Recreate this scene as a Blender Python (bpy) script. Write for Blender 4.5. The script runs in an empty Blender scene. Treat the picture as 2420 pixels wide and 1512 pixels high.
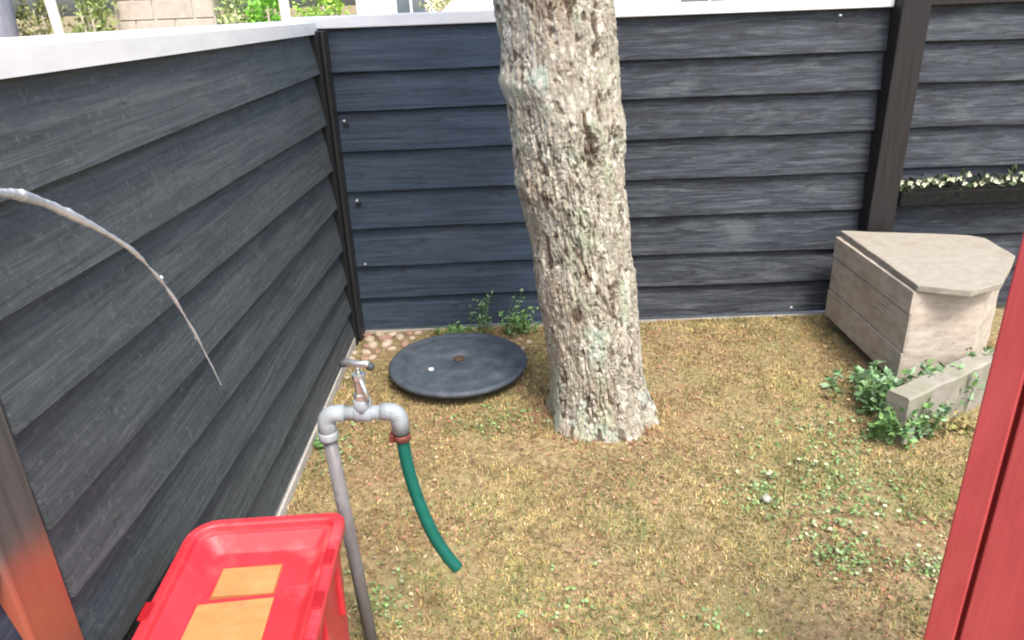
import bpy, bmesh, math, random
import numpy as np
from mathutils import Vector, Matrix
random.seed(7); rng = np.random.default_rng(7)
sc = bpy.context.scene; C = sc.collection
R = math.radians

# ---------------------------------------------------------------- camera, sky, sun, exposure
cam_d = bpy.data.cameras.new('camera'); cam = bpy.data.objects.new('camera', cam_d); C.objects.link(cam)
cam_d.sensor_width = 36; cam_d.lens = 36*1758/2419; cam_d.clip_start = 0.02; cam_d.clip_end = 2000
cam.matrix_world = Matrix.Translation((0, 0, 1.6)) @ Matrix.Rotation(R(90-23.4), 4, 'X') @ Matrix.Rotation(R(-2.2), 4, 'Z')
sc.camera = cam
SUN_DIR = Vector((0.24, -0.60, 1.12)).normalized()          # towards the sun
w = bpy.data.worlds.new('World'); sc.world = w; w.use_nodes = True
nt = w.node_tree; bg = nt.nodes['Background']
sky = nt.nodes.new('ShaderNodeTexSky'); sky.sky_type = 'NISHITA'; sky.sun_disc = False
sky.sun_elevation = math.asin(SUN_DIR.z); sky.sun_rotation = math.atan2(SUN_DIR.x, SUN_DIR.y)
sky.air_density = 1.0; sky.dust_density = 4.0; sky.ozone_density = 1.0
nt.links.new(sky.outputs[0], bg.inputs[0]); bg.inputs[1].default_value = 0.15
sun_d = bpy.data.lights.new('sun', 'SUN'); sun_d.energy = 1.3; sun_d.angle = R(14); sun_d.color = (1, .95, .87)
sun = bpy.data.objects.new('sun', sun_d); C.objects.link(sun); sun.location = (3, 2, 8)
sun.rotation_euler = SUN_DIR.to_track_quat('Z', 'Y').to_euler()
vs = sc.view_settings; vs.view_transform = 'Standard'; vs.look = 'None'; vs.gamma = 1; vs.use_curve_mapping = False
vs.exposure = 1.42
try: sc.cycles.filter_width = 2.0
except Exception: pass

# ---------------------------------------------------------------- materials
def mat(name, stops, scale=(5, 5, 5), detail=5, rough=.7, bump=.2, bump_scale=None, bump_dist=.01, spec=.4,
        distort=0.0, attr=None, patches=(), metallic=0, nrough=.6):
    """noise colour ramp on world position + a bump; patches = (scale vec, lo, hi, colour, amount)"""
    m = bpy.data.materials.new(name); m.use_nodes = True
    n = m.node_tree.nodes; L = m.node_tree.links; b = n['Principled BSDF']
    geo = n.new('ShaderNodeNewGeometry')
    def noise(s, det, dis=0.0):
        mp = n.new('ShaderNodeMapping'); mp.inputs['Scale'].default_value = s if hasattr(s, '__len__') else (s, s, s)
        L.new(geo.outputs['Position'], mp.inputs['Vector'])
        t = n.new('ShaderNodeTexNoise'); t.inputs['Scale'].default_value = 1; t.inputs['Detail'].default_value = det
        t.inputs['Roughness'].default_value = nrough; t.inputs['Distortion'].default_value = dis
        L.new(mp.outputs[0], t.inputs['Vector']); return t.outputs[0]
    if attr:
        a = n.new('ShaderNodeAttribute'); a.attribute_name = attr; col = a.outputs['Color']
    else:
        r = n.new('ShaderNodeValToRGB'); L.new(noise(scale, detail, distort), r.inputs[0])
        e = r.color_ramp.elements
        while len(e) < len(stops): e.new(.5)
        for el, (p, c) in zip(e, stops): el.position = p; el.color = (*c, 1)
        col = r.outputs[0]
    for (s, lo, hi, c, amt) in patches:
        mr = n.new('ShaderNodeMapRange'); mr.inputs[1].default_value = lo; mr.inputs[2].default_value = hi
        mr.inputs[4].default_value = amt; L.new(noise(s, 4), mr.inputs[0])
        mx = n.new('ShaderNodeMix'); mx.data_type = 'RGBA'; L.new(mr.outputs[0], mx.inputs[0])
        L.new(col, mx.inputs[6]); mx.inputs[7].default_value = (*c, 1); col = mx.outputs[2]
    L.new(col, b.inputs['Base Color'])
    b.inputs['Roughness'].default_value = rough; b.inputs['Metallic'].default_value = metallic
    b.inputs['Specular IOR Level'].default_value = spec
    if bump:
        bp = n.new('ShaderNodeBump'); bp.inputs['Strength'].default_value = bump; bp.inputs['Distance'].default_value = bump_dist
        L.new(noise(bump_scale or scale, detail, distort), bp.inputs['Height']); L.new(bp.outputs[0], b.inputs['Normal'])
    return m

def g(v, t=(1, 1, 1)): return tuple(v*k for k in t)
M = {}
# painted rough-sawn boards: grain runs along Y (side fence) or X (end fence)
M['board_side'] = mat('grey_painted_board_side', [(.28, (.028, .036, .041)), (.5, (.058, .070, .076)), (.74, (.105, .118, .124))],
    scale=(3, 2.4, 62), detail=10, rough=.66, bump=.55, bump_scale=(6, 2.5, 130), bump_dist=.004, distort=.9, nrough=.68,
    patches=[((2.6, 1.6, 3.5), .52, .75, (.024, .03, .034), .55), ((9, 5, 11), .60, .74, (.12, .13, .13), .4),
             ((90, 60, 60), .56, .70, (.14, .15, .155), .55), ((60, 45, 18), .56, .70, (.026, .033, .037), .5), ((16, 5, 70), .60, .70, (.018, .022, .026), .6)])
M['board_end'] = mat('blue_grey_painted_board_end', [(.3, (.012, .020, .034)), (.52, (.030, .047, .074)), (.75, (.062, .088, .125))],
    scale=(3, 3, 62), detail=10, rough=.55, bump=.55, bump_scale=(3, 5, 120), bump_dist=.004, distort=.7, nrough=.68,
    patches=[((1.5, 2, 4), .55, .75, (.085, .11, .14), .45), ((8, 10, 22), .58, .70, (.010, .014, .022), .7), ((12, 30, 80), .62, .74, (.13, .15, .18), .4)])
M['board_worn'] = mat('weathered_grey_board_end', [(.34, (.008, .010, .016)), (.52, (.032, .039, .050)), (.72, (.105, .118, .132))],
    scale=(3.4, 3, 52), detail=10, rough=.65, bump=.7, bump_scale=(3, 5, 110), bump_dist=.005, distort=1.2, nrough=.68,
    patches=[((9, 10, 26), .58, .70, (.010, .012, .016), .75), ((3, 3, 9), .56, .7, (.13, .145, .155), .4), ((9, 20, 80), .60, .72, (.17, .18, .19), .4)])
M['post_black'] = mat('black_stained_post', [(.3, (.004, .005, .006)), (.7, (.012, .012, .013))], scale=(50, 50, 3), bump=.4, bump_dist=.003, rough=.6)
M['post_brown'] = mat('dark_brown_post', [(.3, (.008, .007, .007)), (.7, (.022, .018, .018))], scale=(60, 60, 3), bump=.45, bump_dist=.003, rough=.6)
M['post_strip'] = mat('grey_brown_strip', [(.3, (.014, .014, .014)), (.7, (.034, .032, .030))], scale=(40, 40, 4), rough=.5)
M['white_cap'] = mat('white_painted_cap', [(.3, (.72, .72, .73)), (.7, (.82, .82, .82))], scale=(8, 8, 30), rough=.45, bump=.15, bump_dist=.002,
    patches=[((14, 5, 30), .62, .75, (.6, .59, .56), .3)])
M['concrete'] = mat('pale_concrete', [(.3, (.36, .34, .30)), (.7, (.56, .53, .47))], scale=(16, 16, 16), rough=.9, bump=.4, bump_dist=.004,
    patches=[((5, 5, 5), .55, .7, (.28, .27, .22), .5)])
M['kerb'] = mat('mossy_grey_concrete', [(.3, (.22, .205, .17)), (.7, (.34, .315, .265))], scale=(16, 16, 16), rough=.95, bump=.5, bump_dist=.006,
    patches=[((6, 6, 6), .48, .66, (.20, .22, .13), .6)])
M['lid_stone'] = mat('cream_concrete_lid', [(.3, (.265, .24, .195)), (.7, (.335, .305, .25))], scale=(22, 22, 22), rough=.9, bump=.25, bump_dist=.003,
    patches=[((5, 5, 5), .55, .72, (.24, .21, .155), .6), ((60, 60, 60), .60, .72, (.17, .15, .12), .5)])
M['box_stone'] = mat('beige_concrete_box', [(.3, (.34, .29, .235)), (.5, (.45, .395, .325)), (.72, (.55, .495, .42))], scale=(12, 12, 30), detail=7, rough=.92, bump=.5, bump_dist=.006,
    patches=[((4, 4, 7), .52, .7, (.37, .29, .21), .6), ((50, 50, 50), .62, .74, (.22, .18, .15), .5)])
M['red_plastic'] = mat('red_moulded_plastic', [(.3, (.50, .022, .034)), (.7, (.60, .040, .052))], scale=(6, 6, 6), rough=.5, bump=.06, bump_scale=(120, 120, 120), bump_dist=.001, spec=.5,
    patches=[((7, 7, 7), .58, .75, (.62, .10, .11), .6), ((90, 20, 40), .64, .76, (.58, .18, .18), .35), ((5, 9, 5), .56, .74, (.58, .20, .20), .45)])  # pale patches put sheen into the colour, along with faded plastic
M['red_dark'] = mat('dark_red_plastic', [(.3, (.30, .008, .014)), (.7, (.38, .012, .02))], rough=.45, bump=0)
M['sticker'] = mat('yellow_orange_sticker', [(.3, (.44, .20, .065)), (.7, (.50, .27, .11))], scale=(14, 30, 14), rough=.35, bump=.05,
    patches=[((9, 9, 9), .56, .75, (.50, .22, .14), .7), ((30, 60, 30), .60, .72, (.40, .33, .18), .5), ((18, 18, 18), .62, .70, (.36, .14, .06), .5)])
M['sticker_line'] = mat('brown_sticker_edge', [(.3, (.25, .08, .03)), (.7, (.36, .13, .05))], rough=.6, bump=0)
M['red_paint'] = mat('red_barn_paint', [(.3, (.43, .054, .058)), (.7, (.51, .080, .080))], scale=(18, 18, 4), rough=.55, bump=.35, bump_scale=(90, 90, 5), bump_dist=.002,
    patches=[((6, 6, 3), .55, .75, (.46, .085, .07), .6), ((40, 40, 9), .68, .76, (.25, .03, .03), .7)])
M['pipe_grey'] = mat('grey_pvc_pipe', [(.3, (.125, .118, .122)), (.7, (.185, .178, .18))], scale=(30, 30, 8), rough=.42, bump=.1,
    patches=[((20, 20, 20), .58, .72, (.24, .235, .225), .6)])
M['fitting'] = mat('pale_blue_grey_fitting', [(.3, (.23, .265, .295)), (.7, (.33, .365, .385))], scale=(30, 30, 30), rough=.35, bump=.1,
    patches=[((35, 35, 35), .58, .70, (.22, .225, .245), .7), ((60, 60, 60), .60, .7, (.16, .15, .15), .5)])
M['tap_metal'] = mat('dull_nickel_tap', [(.3, (.45, .47, .45)), (.7, (.62, .64, .62))], scale=(60, 60, 60), rough=.38, metallic=.8, bump=.1)
M['tap_dark'] = mat('black_tap_grip', [(.3, (.03, .04, .045)), (.7, (.05, .06, .065))], rough=.5, bump=.1)
M['clamp'] = mat('rusty_clamp', [(.3, (.12, .03, .022)), (.7, (.24, .07, .05))], scale=(90, 90, 90), rough=.6, metallic=.4, bump=.3, bump_dist=.001)
M['hose'] = mat('green_garden_hose', [(.3, (.000, .082, .060)), (.7, (.003, .115, .085))], scale=(30, 30, 30), rough=.45, bump=.08)
M['black'] = mat('black_hollow', [(.3, (.01, .01, .01)), (.7, (.015, .015, .015))], bump=0)
M['lid_rubber'] = mat('dark_grey_rubber_lid', [(.3, (.036, .050, .068)), (.55, (.064, .082, .104)), (.75, (.11, .13, .155))], scale=(14, 14, 14), detail=8, rough=.62, bump=.4, bump_scale=(60, 60, 60), bump_dist=.003,
    patches=[((7, 7, 7), .55, .72, (.10, .095, .115), .7), ((70, 70, 70), .60, .72, (.18, .19, .20), .6), ((22, 22, 22), .60, .70, (.03, .036, .045), .6)])
M['rust'] = mat('brown_rust', [(.3, (.05, .03, .02)), (.7, (.10, .06, .04))], bump=.2)
M['water'] = mat('white_frothy_water', [(.3, (.86, .93, .98)), (.7, (.90, .96, 1.0))], rough=.12, bump=.25, bump_scale=(120, 120, 120), bump_dist=.003, spec=.6)
M['water'].node_tree.nodes['Principled BSDF'].inputs['Subsurface Weight'].default_value = 0; M['water'].node_tree.nodes['Principled BSDF'].inputs['Subsurface Radius'].default_value = (1, 1, 1); M['water'].node_tree.nodes['Principled BSDF'].inputs['Subsurface Scale'].default_value = .02
M['water'].node_tree.nodes['Principled BSDF'].inputs['Coat Weight'].default_value = .5
M['bark'] = mat('lichen_bark', None, attr='Col', rough=.95, bump=.5, bump_scale=(220, 220, 120), bump_dist=.003, spec=.15)
M['grass'] = mat('dry_grass', None, attr='Col', rough=.75, bump=0, spec=.2)
M['litter'] = mat('fallen_litter', None, attr='Col', rough=.85, bump=0, spec=.2)
M['leaf'] = mat('green_leaf', None, attr='Col', rough=.55, bump=0, spec=.35)
for k in ('grass', 'leaf'):
    b = M[k].node_tree.nodes['Principled BSDF']; b.inputs['Subsurface Weight'].default_value = 0
M['ground'] = mat('dry_lawn_soil', [(.32, (.13, .10, .052)), (.5, (.25, .195, .095)), (.68, (.36, .285, .15))], scale=(38, 38, 38), detail=10, rough=.95, bump=.6, bump_dist=.02,
    patches=[((2.2, 2.2, 2.2), .50, .66, (.17, .19, .06), .55), ((5, 5, 5), .56, .70, (.28, .14, .085), .5)])
M['pebble'] = mat('cream_pebble', [(.3, (.36, .27, .19)), (.7, (.56, .47, .36))], scale=(25, 25, 25), rough=.8, bump=.2)
M['pebble_pink'] = mat('pink_pebble', [(.3, (.28, .16, .12)), (.7, (.40, .26, .20))], scale=(25, 25, 25), rough=.85, bump=.2)
M['stone_grey'] = mat('grey_white_stone', [(.3, (.18, .20, .16)), (.7, (.42, .43, .36))], scale=(25, 25, 25), rough=.85, bump=.3)
M['petal'] = mat('white_petal', [(.3, (.50, .52, .34)), (.7, (.66, .68, .52))], scale=(40, 40, 40), rough=.6, bump=0)
M['petal_yellow'] = mat('yellow_centre', [(.3, (.6, .42, .04)), (.7, (.7, .5, .06))], bump=0)
M['screw'] = mat('pale_screw', [(.3, (.55, .56, .58)), (.7, (.72, .73, .75))], rough=.35, bump=0)
M['trough'] = mat('black_shadow_plinth', [(.3, (.010, .010, .010)), (.7, (.022, .022, .020))], scale=(80, 80, 80), rough=.95, bump=.6, bump_dist=.006, spec=.05)
M['house_wall'] = mat('white_render', [(.3, (.66, .66, .66)), (.7, (.76, .76, .75))], scale=(6, 6, 6), rough=.9, bump=.2)
M['wall_block'] = mat('pinkish_grey_block', [(.3, (.42, .36, .31)), (.7, (.58, .51, .44))], scale=(9, 9, 9), rough=.9, bump=.3,
    patches=[((3, 3, 3), .5, .7, (.50, .46, .40), .6)])
M['mortar'] = mat('pale_mortar', [(.3, (.55, .52, .47)), (.7, (.64, .61, .56))], rough=.95, bump=.2)
M['blue_bark'] = mat('blue_grey_trunk', [(.3, (.20, .21, .29)), (.7, (.36, .37, .44))], scale=(30, 30, 5), rough=.95, bump=.6, bump_dist=.02)
M['cream_wood'] = mat('cream_wood', [(.3, (.62, .52, .42)), (.7, (.74, .66, .56))], scale=(20, 20, 3), rough=.8, bump=.2)
M['glass'] = mat('window_glass', [(.3, (.10, .13, .16)), (.7, (.16, .19, .22))], rough=.1, bump=0, spec=.6)
M['roof'] = mat('grey_roof', [(.3, (.10, .09, .09)), (.7, (.17, .15, .14))], scale=(4, 30, 4), rough=.85, bump=.3)

# the near corner post: orange-red lower part with a ragged upper edge
def colour_edge(m, base_keep, colour, colour2, zlo, zhi, ns, sharp, amount, yband=None):
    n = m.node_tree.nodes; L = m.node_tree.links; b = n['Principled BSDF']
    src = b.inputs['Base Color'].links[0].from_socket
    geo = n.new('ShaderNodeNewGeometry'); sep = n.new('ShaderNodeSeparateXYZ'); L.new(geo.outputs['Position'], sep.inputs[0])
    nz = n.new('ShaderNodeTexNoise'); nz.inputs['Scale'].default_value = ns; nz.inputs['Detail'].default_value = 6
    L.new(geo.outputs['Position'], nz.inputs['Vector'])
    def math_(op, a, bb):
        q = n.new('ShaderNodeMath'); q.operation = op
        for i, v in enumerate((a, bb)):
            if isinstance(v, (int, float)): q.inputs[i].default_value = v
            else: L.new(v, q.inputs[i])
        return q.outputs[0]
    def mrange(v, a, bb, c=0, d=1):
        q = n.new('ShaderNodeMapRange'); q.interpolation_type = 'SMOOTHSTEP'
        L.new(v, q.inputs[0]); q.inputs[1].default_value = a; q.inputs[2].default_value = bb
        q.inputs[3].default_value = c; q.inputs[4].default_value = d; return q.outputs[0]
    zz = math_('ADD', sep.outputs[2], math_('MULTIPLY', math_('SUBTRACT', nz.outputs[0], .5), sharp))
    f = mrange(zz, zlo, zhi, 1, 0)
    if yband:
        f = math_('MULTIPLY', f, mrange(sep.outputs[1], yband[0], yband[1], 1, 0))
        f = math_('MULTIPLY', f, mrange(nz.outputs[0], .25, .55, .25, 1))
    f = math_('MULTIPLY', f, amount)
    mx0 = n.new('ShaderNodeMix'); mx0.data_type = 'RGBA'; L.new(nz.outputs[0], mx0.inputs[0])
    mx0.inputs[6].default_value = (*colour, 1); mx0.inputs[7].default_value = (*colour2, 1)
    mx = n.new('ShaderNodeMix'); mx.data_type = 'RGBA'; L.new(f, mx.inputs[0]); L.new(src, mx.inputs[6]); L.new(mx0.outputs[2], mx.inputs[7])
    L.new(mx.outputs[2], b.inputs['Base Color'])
M['post_red_below'] = mat('post_orange_red_below', [(.3, (.055, .055, .05)), (.7, (.11, .105, .10))], scale=(50, 50, 3), bump=.4, bump_dist=.003, rough=.6)
colour_edge(M['post_red_below'], None, (.34, .055, .045), (.42, .14, .06), .72, .86, 9, .12, .9)

# ---------------------------------------------------------------- mesh helpers
ORIGIN = {}
def tag(o, label, cat, group=None, kind=None):
    if label: o['label'] = label
    if cat: o['category'] = cat
    if group: o['group'] = group
    if kind: o['kind'] = kind
    return o
def thing(name, label, cat, loc=(0, 0, 0), group=None):
    o = bpy.data.objects.new(name, None); C.objects.link(o); o.location = loc; o.empty_display_size = .05
    ORIGIN[o.name] = Vector(loc)
    return tag(o, label, cat, group)
def world_origin(p):
    v = Vector((0, 0, 0))
    while p is not None: v += ORIGIN.get(p.name, Vector((0, 0, 0))); p = p.parent
    return v
def obj(name, verts, faces, m, parent=None, smooth=False, at=None, cols=None):
    """verts are given in world coordinates; they are stored relative to the object's own origin"""
    verts = np.asarray(verts, dtype=np.float64).reshape(-1, 3)
    po = world_origin(parent); o_at = Vector(at) if at is not None else po.copy()
    me = bpy.data.meshes.new(name)
    local = verts - np.array(o_at)
    if isinstance(faces, np.ndarray):
        nf, k = faces.shape
        me.vertices.add(len(local)); me.vertices.foreach_set('co', local.astype(np.float32).ravel())
        me.loops.add(nf*k); me.loops.foreach_set('vertex_index', faces.astype(np.int32).ravel())
        me.polygons.add(nf); me.polygons.foreach_set('loop_start', np.arange(0, nf*k, k, dtype=np.int32))
        me.update(calc_edges=True)
    else:
        me.from_pydata([tuple(v) for v in local], [], [tuple(f) for f in faces])
    if cols is not None:
        ca = me.color_attributes.new('Col', 'FLOAT_COLOR', 'POINT')
        c4 = np.ones((len(verts), 4), np.float32); c4[:, :3] = cols; ca.data.foreach_set('color', c4.ravel())
    if smooth: me.polygons.foreach_set('use_smooth', np.ones(len(me.polygons), bool))
    me.materials.append(M[m] if isinstance(m, str) else m); me.update()
    o = bpy.data.objects.new(name, me); C.objects.link(o)
    if parent is not None: o.parent = parent
    rel = o_at - po; o.location = rel; ORIGIN[o.name] = rel
    return o
class MB:
    def __init__(s): s.v = []; s.f = []
    def add(s, vs, fs): n = len(s.v); s.v += [tuple(q) for q in vs]; s.f += [tuple(i+n for i in q) for q in fs]; return s
    def box(s, x0, x1, y0, y1, z0, z1, bev=0.0):
        if bev <= 0:
            v = [(x, y, z) for z in (z0, z1) for y in (y0, y1) for x in (x0, x1)]
            return s.add(v, [(0, 2, 3, 1), (4, 5, 7, 6), (0, 1, 5, 4), (2, 6, 7, 3), (0, 4, 6, 2), (1, 3, 7, 5)])
        bm = bmesh.new(); bmesh.ops.create_cube(bm, size=1)
        for q in bm.verts: q.co = Vector(((x0+x1)/2+q.co.x*(x1-x0), (y0+y1)/2+q.co.y*(y1-y0), (z0+z1)/2+q.co.z*(z1-z0)))
        bmesh.ops.bevel(bm, geom=bm.edges[:], offset=bev, segments=2, affect='EDGES', profile=.5)
        bm.verts.index_update(); s.add([q.co[:] for q in bm.verts], [[q.index for q in f.verts] for f in bm.faces]); bm.free(); return s
    def tube(s, pts, rad, seg=14, cap=True):
        pts = [Vector(p) for p in pts]; n = len(pts); rad = rad if hasattr(rad, '__len__') else [rad]*n
        rings = []; ref = None
        for i, p in enumerate(pts):
            t = (pts[min(i+1, n-1)]-pts[max(i-1, 0)]).normalized()
            if ref is None: ref = Vector((0, 0, 1)) if abs(t.z) < .9 else Vector((1, 0, 0))
            a = (ref - t*ref.dot(t)).normalized(); ref = a; b = t.cross(a)
            rings.append([p+(a*math.cos(2*math.pi*k/seg)+b*math.sin(2*math.pi*k/seg))*rad[i] for k in range(seg)])
        f = [(i*seg+k, i*seg+(k+1) % seg, (i+1)*seg+(k+1) % seg, (i+1)*seg+k) for i in range(n-1) for k in range(seg)]
        if cap: f += [tuple(range(seg-1, -1, -1)), tuple((n-1)*seg+k for k in range(seg))]
        return s.add([q for r in rings for q in r], f)
    def lathe(s, c, prof, seg=32):
        v = [(c[0]+r*math.cos(2*math.pi*k/seg), c[1]+r*math.sin(2*math.pi*k/seg), c[2]+z) for r, z in prof for k in range(seg)]
        n = len(prof); f = [(i*seg+k, i*seg+(k+1) % seg, (i+1)*seg+(k+1) % seg, (i+1)*seg+k) for i in range(n-1) for k in range(seg)]
        f += [tuple(range(seg-1, -1, -1)), tuple((n-1)*seg+k for k in range(seg))]
        return s.add(v, f)
    def build(s, name, m, parent=None, smooth=False, at=None): return obj(name, s.v, s.f, m, parent, smooth, at)

def vnoise(P, seed=0):
    """value noise in 3-D, vectorised"""
    P = np.asarray(P, float); i = np.floor(P).astype(np.int64); f = P-i; f = f*f*(3-2*f)
    def h(a):
        q = (a[:, 0]*374761393 + a[:, 1]*668265263 + a[:, 2]*2147483647 + seed*1274126177) & 0xffffffff
        q = ((q ^ (q >> 13))*1274126177) & 0xffffffff; q = (q ^ (q >> 16)) & 0xffff
        return q/65535.
    r = 0
    for dx in (0, 1):
        for dy in (0, 1):
            for dz in (0, 1):
                wgt = (f[:, 0] if dx else 1-f[:, 0])*(f[:, 1] if dy else 1-f[:, 1])*(f[:, 2] if dz else 1-f[:, 2])
                r = r + wgt*h(i+np.array([dx, dy, dz]))
    return r
def fbm(P, oct=4, seed=0):
    r = 0; a = .5; P = np.asarray(P, float); tot = 0
    for o in range(oct): r = r+a*vnoise(P*2**o+o*17.3, seed+o); tot += a; a *= .5
    return r/tot
def sstep(x, a, b): t = np.clip((x-a)/(b-a), 0, 1); return t*t*(3-2*t)
def mixc(a, b, t): return a*(1-t[:, None])+np.asarray(b)*t[:, None]

# ---------------------------------------------------------------- ground
n = 120
gx = np.concatenate([[-900, -200, -40, -12], np.linspace(-4, 5, n), [14, 40, 200, 900]])
gy = np.concatenate([[-900, -200, -40, -8], np.linspace(-2, 5, n), [10, 20, 60, 200, 900]])
GX, GY = np.meshgrid(gx, gy, indexing='xy'); P = np.stack([GX.ravel(), GY.ravel(), np.zeros(GX.size)], 1)
def ground_z(x, y):
    q = np.stack([x*1.6, y*1.6, x*0], 1); q2 = np.stack([x*9, y*9, x*0], 1)
    near = np.exp(-(((x-.33)**2+(y-2.68)**2)/.10))
    return ((fbm(q, 3, 3)-.5)*.03+(fbm(q2, 2, 8)-.5)*.012+.02*near)*((np.abs(x) < 6) & (np.abs(y-1) < 6))
P[:, 2] = ground_z(P[:, 0], P[:, 1])
nx, ny = len(gx), len(gy); I = np.arange(nx*ny).reshape(ny, nx)
F = np.stack([I[:-1, :-1], I[:-1, 1:], I[1:, 1:], I[1:, :-1]], -1).reshape(-1, 4)
o = obj('ground', P, F, 'ground', smooth=True); o['kind'] = 'structure'

# ---------------------------------------------------------------- fences
def plank(A, B, zA, zB, nrm, m, parent, name='board', th=.037, lap=.016, wob=.0012, seg=26):
    """feather-edge plank from A to B (xy), (zlow, zhigh) at both ends; lower edge proud along nrm"""
    A = Vector((*A, 0)); B = Vector((*B, 0)); nn = Vector((*nrm, 0)); v = []; ph = random.random()*50
    ts = [i/seg for i in range(seg+1)]
    for i, t in enumerate(ts):
        p = A.lerp(B, t); lo = zA[0]+(zB[0]-zA[0])*t; hi = zA[1]+(zB[1]-zA[1])*t; hi += lap if hi < 1.48 else .006
        d = math.sin(t*9+ph)*wob+random.uniform(-1, 1)*wob*.5; e = math.sin(t*5+ph*2)*wob
        prof = [(0, lo+d), (th*.86+e, lo+d), (th+e, lo+d+.004), (th*.6+e, (lo+hi)/2+e), (.004, hi), (0, hi)]
        v += [p+nn*a+Vector((0, 0, z)) for a, z in prof]
    k = 6; f = []
    for i in range(seg):
        for j in range(k): f.append((i*k+j, i*k+(j+1) % k, (i+1)*k+(j+1) % k, (i+1)*k+j))
    f += [tuple(range(k-1, -1, -1)), tuple(seg*k+j for j in range(k))]
    return obj(name, v, f, m, parent)

XL, YB = -.84, 3.63
side = thing('timber_fence', 'grey shiplap timber fence under white cap along the left, beside red bin', 'fence', (XL, 2.2, 0))
sfar = [1.50, 1.319, 1.098, .893, .712, .505, .335, .185, .045]; snear = [1.515, 1.329, 1.16, .978, .788, .637, .45, .245, .075]
for i in range(8):
    zf = (sfar[i+1], sfar[i]+.004); zn = (snear[i+1], snear[i]+.004)
    plank((XL, 1.045), (XL, 3.452), zn, zf, (1, 0), 'board_side', side)
for i in range(8):      # the next panel, running on towards the viewer
    plank((XL-.02, -.9), (XL-.02, .93), (snear[i+1], snear[i]+.004), (snear[i+1], snear[i]+.004), (1, 0), 'board_end', side)
MB().box(XL-.09, XL+.028, .93, 1.043, -.2, 1.515, .006).build('near_post', 'post_red_below', side)
MB().box(XL-.05, XL+.045, 3.454, 3.545, -.2, 1.497, .004).build('corner_post', 'post_black', side)
MB().box(XL+.047, XL+.06, 3.50, 3.60, -.1, 1.495, .002).build('corner_strip', 'post_strip', side)
v = []
for y, z in ((-.9, 1.535), (1.0, 1.53), (3.50, 1.502)):
    v += [(XL-.125, y, z+.003), (XL+.036, y, z-.018), (XL+.036, y, z+.028), (XL-.125, y, z+.040)]
f = [(0, 1, 2, 3)[::-1], (8, 9, 10, 11)] + [(i*4+j, i*4+(j+1) % 4, (i+1)*4+(j+1) % 4, (i+1)*4+j) for i in range(2) for j in range(4)]
obj('cap_board', v, f, 'white_cap', side)
MB().box(XL-.03, XL+.040, -.9, 3.452, -.12, .045, .004).build('base_strip', 'concrete', side)

back = thing('timber_fence', 'blue-grey shiplap timber fence with white cap standing behind the tree', 'fence', (.4, YB, 0))
bz = [1.50, 1.312, 1.14, .952, .758, .571, .372, .20, .028]
for i in range(8):
    d = [random.uniform(-.004, .004) for _ in range(2)]
    plank((XL-.10, YB), (.42+.02*(i % 2), YB), (bz[i+1]-.004, bz[i]+.004), (bz[i+1]+.002, bz[i]+.004), (0, -1), 'board_end', back)
    plank((.424+.02*(i % 2), YB), (1.763, YB), (bz[i+1]+.002, bz[i]+.004), (bz[i+1]+d[1], bz[i]+.004), (0, -1), 'board_worn', back)
MB().box(XL-.115, 1.763, YB-.045, YB+.11, 1.502, 1.553, .004).build('cap_board', 'white_cap', back)
MB().box(XL+.06, 1.74, YB-.026, YB+.05, -.12, .012, .004).build('base_strip', 'concrete', back)
for (x, z) in ((XL+.085, 1.095), (XL+.10, .712), (XL+.105, .385), (1.53, 1.475), (1.47, .055)):
    mb = MB().tube([(x, YB-.012, z), (x, YB-.034, z), (x+.004, YB-.038, z)], [.005, .005, .003], 10); mb.build('screw', 'screw', back)
for (x, z) in ((XL+.085, 1.095), (XL+.10, .712), (XL+.105, .385)):
    mb = MB().box(x-.004, x+.024, YB-.040, YB-.026, z-.016, z-.006, .002); mb.build('clip', 'post_strip', back)

right = thing('timber_fence', 'weathered grey shiplap fence right of the dark post, with white flowers on it', 'fence', (2.6, YB, 0))
rz = [1.50, 1.348, 1.166, .962, .768, .60, .42, .24, .03]
for i in range(8):
    plank((1.897, YB), (3.6, YB), (rz[i+1], rz[i]+.004), (rz[i+1]-.01, rz[i]), (0, -1), 'board_worn', right)
MB().box(1.765, 1.895, YB-.115, YB+.03, -.2, 1.60, .006).build('post', 'post_brown', right)
MB().box(1.897, 3.6, YB-.05, YB+.06, 1.502, 1.56, .004).build('cap_board', 'post_brown', right)

# ---------------------------------------------------------------- tree
tree = thing('tree', 'thick leaning tree trunk with pale lichen-covered fissured bark in the lawn', 'tree', (.335, 2.68, 0))
def trunk_axis(z): return (.348-.106*z+.006*np.sin(z*4)), (2.66+.03*z)
na, nz_ = 420, 620; zt = 3.4
zz = np.concatenate([np.linspace(-.08, 1.75, 520), np.linspace(1.76, zt, nz_-520)]); aa = np.linspace(0, 2*math.pi, na, endpoint=False)
A, Z = np.meshgrid(aa, zz); A = A.ravel(); Z = Z.ravel()
rad = .190+.002*Z + .070*np.exp(-np.clip(Z+.03, 0, 9)/.085)*(.75+.45*np.sin(A*5+1.2)+.2*np.sin(A*3+.4)) + .10*np.exp(-np.clip(Z+.02, 0, 9)/.05)*np.exp(-((A-R(335))/.22)**2) + .06*np.exp(-np.clip(Z+.02, 0, 9)/.05)*np.exp(-((A-R(250))/.3)**2)
cyl = np.stack([np.cos(A)*.2, np.sin(A)*.2, Z], 1)
rad += (fbm(cyl*np.array([7, 7, 4]), 3, 21)-.5)*.045
rad += .018*np.exp(-((Z-1.33)/.05)**2)*np.clip(np.cos(A-R(180)), 0, 1)        # bulges in the outline, left and right
rad += .016*np.exp(-((Z-1.18)/.06)**2)*np.clip(np.cos(A-R(-10)), 0, 1)
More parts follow.
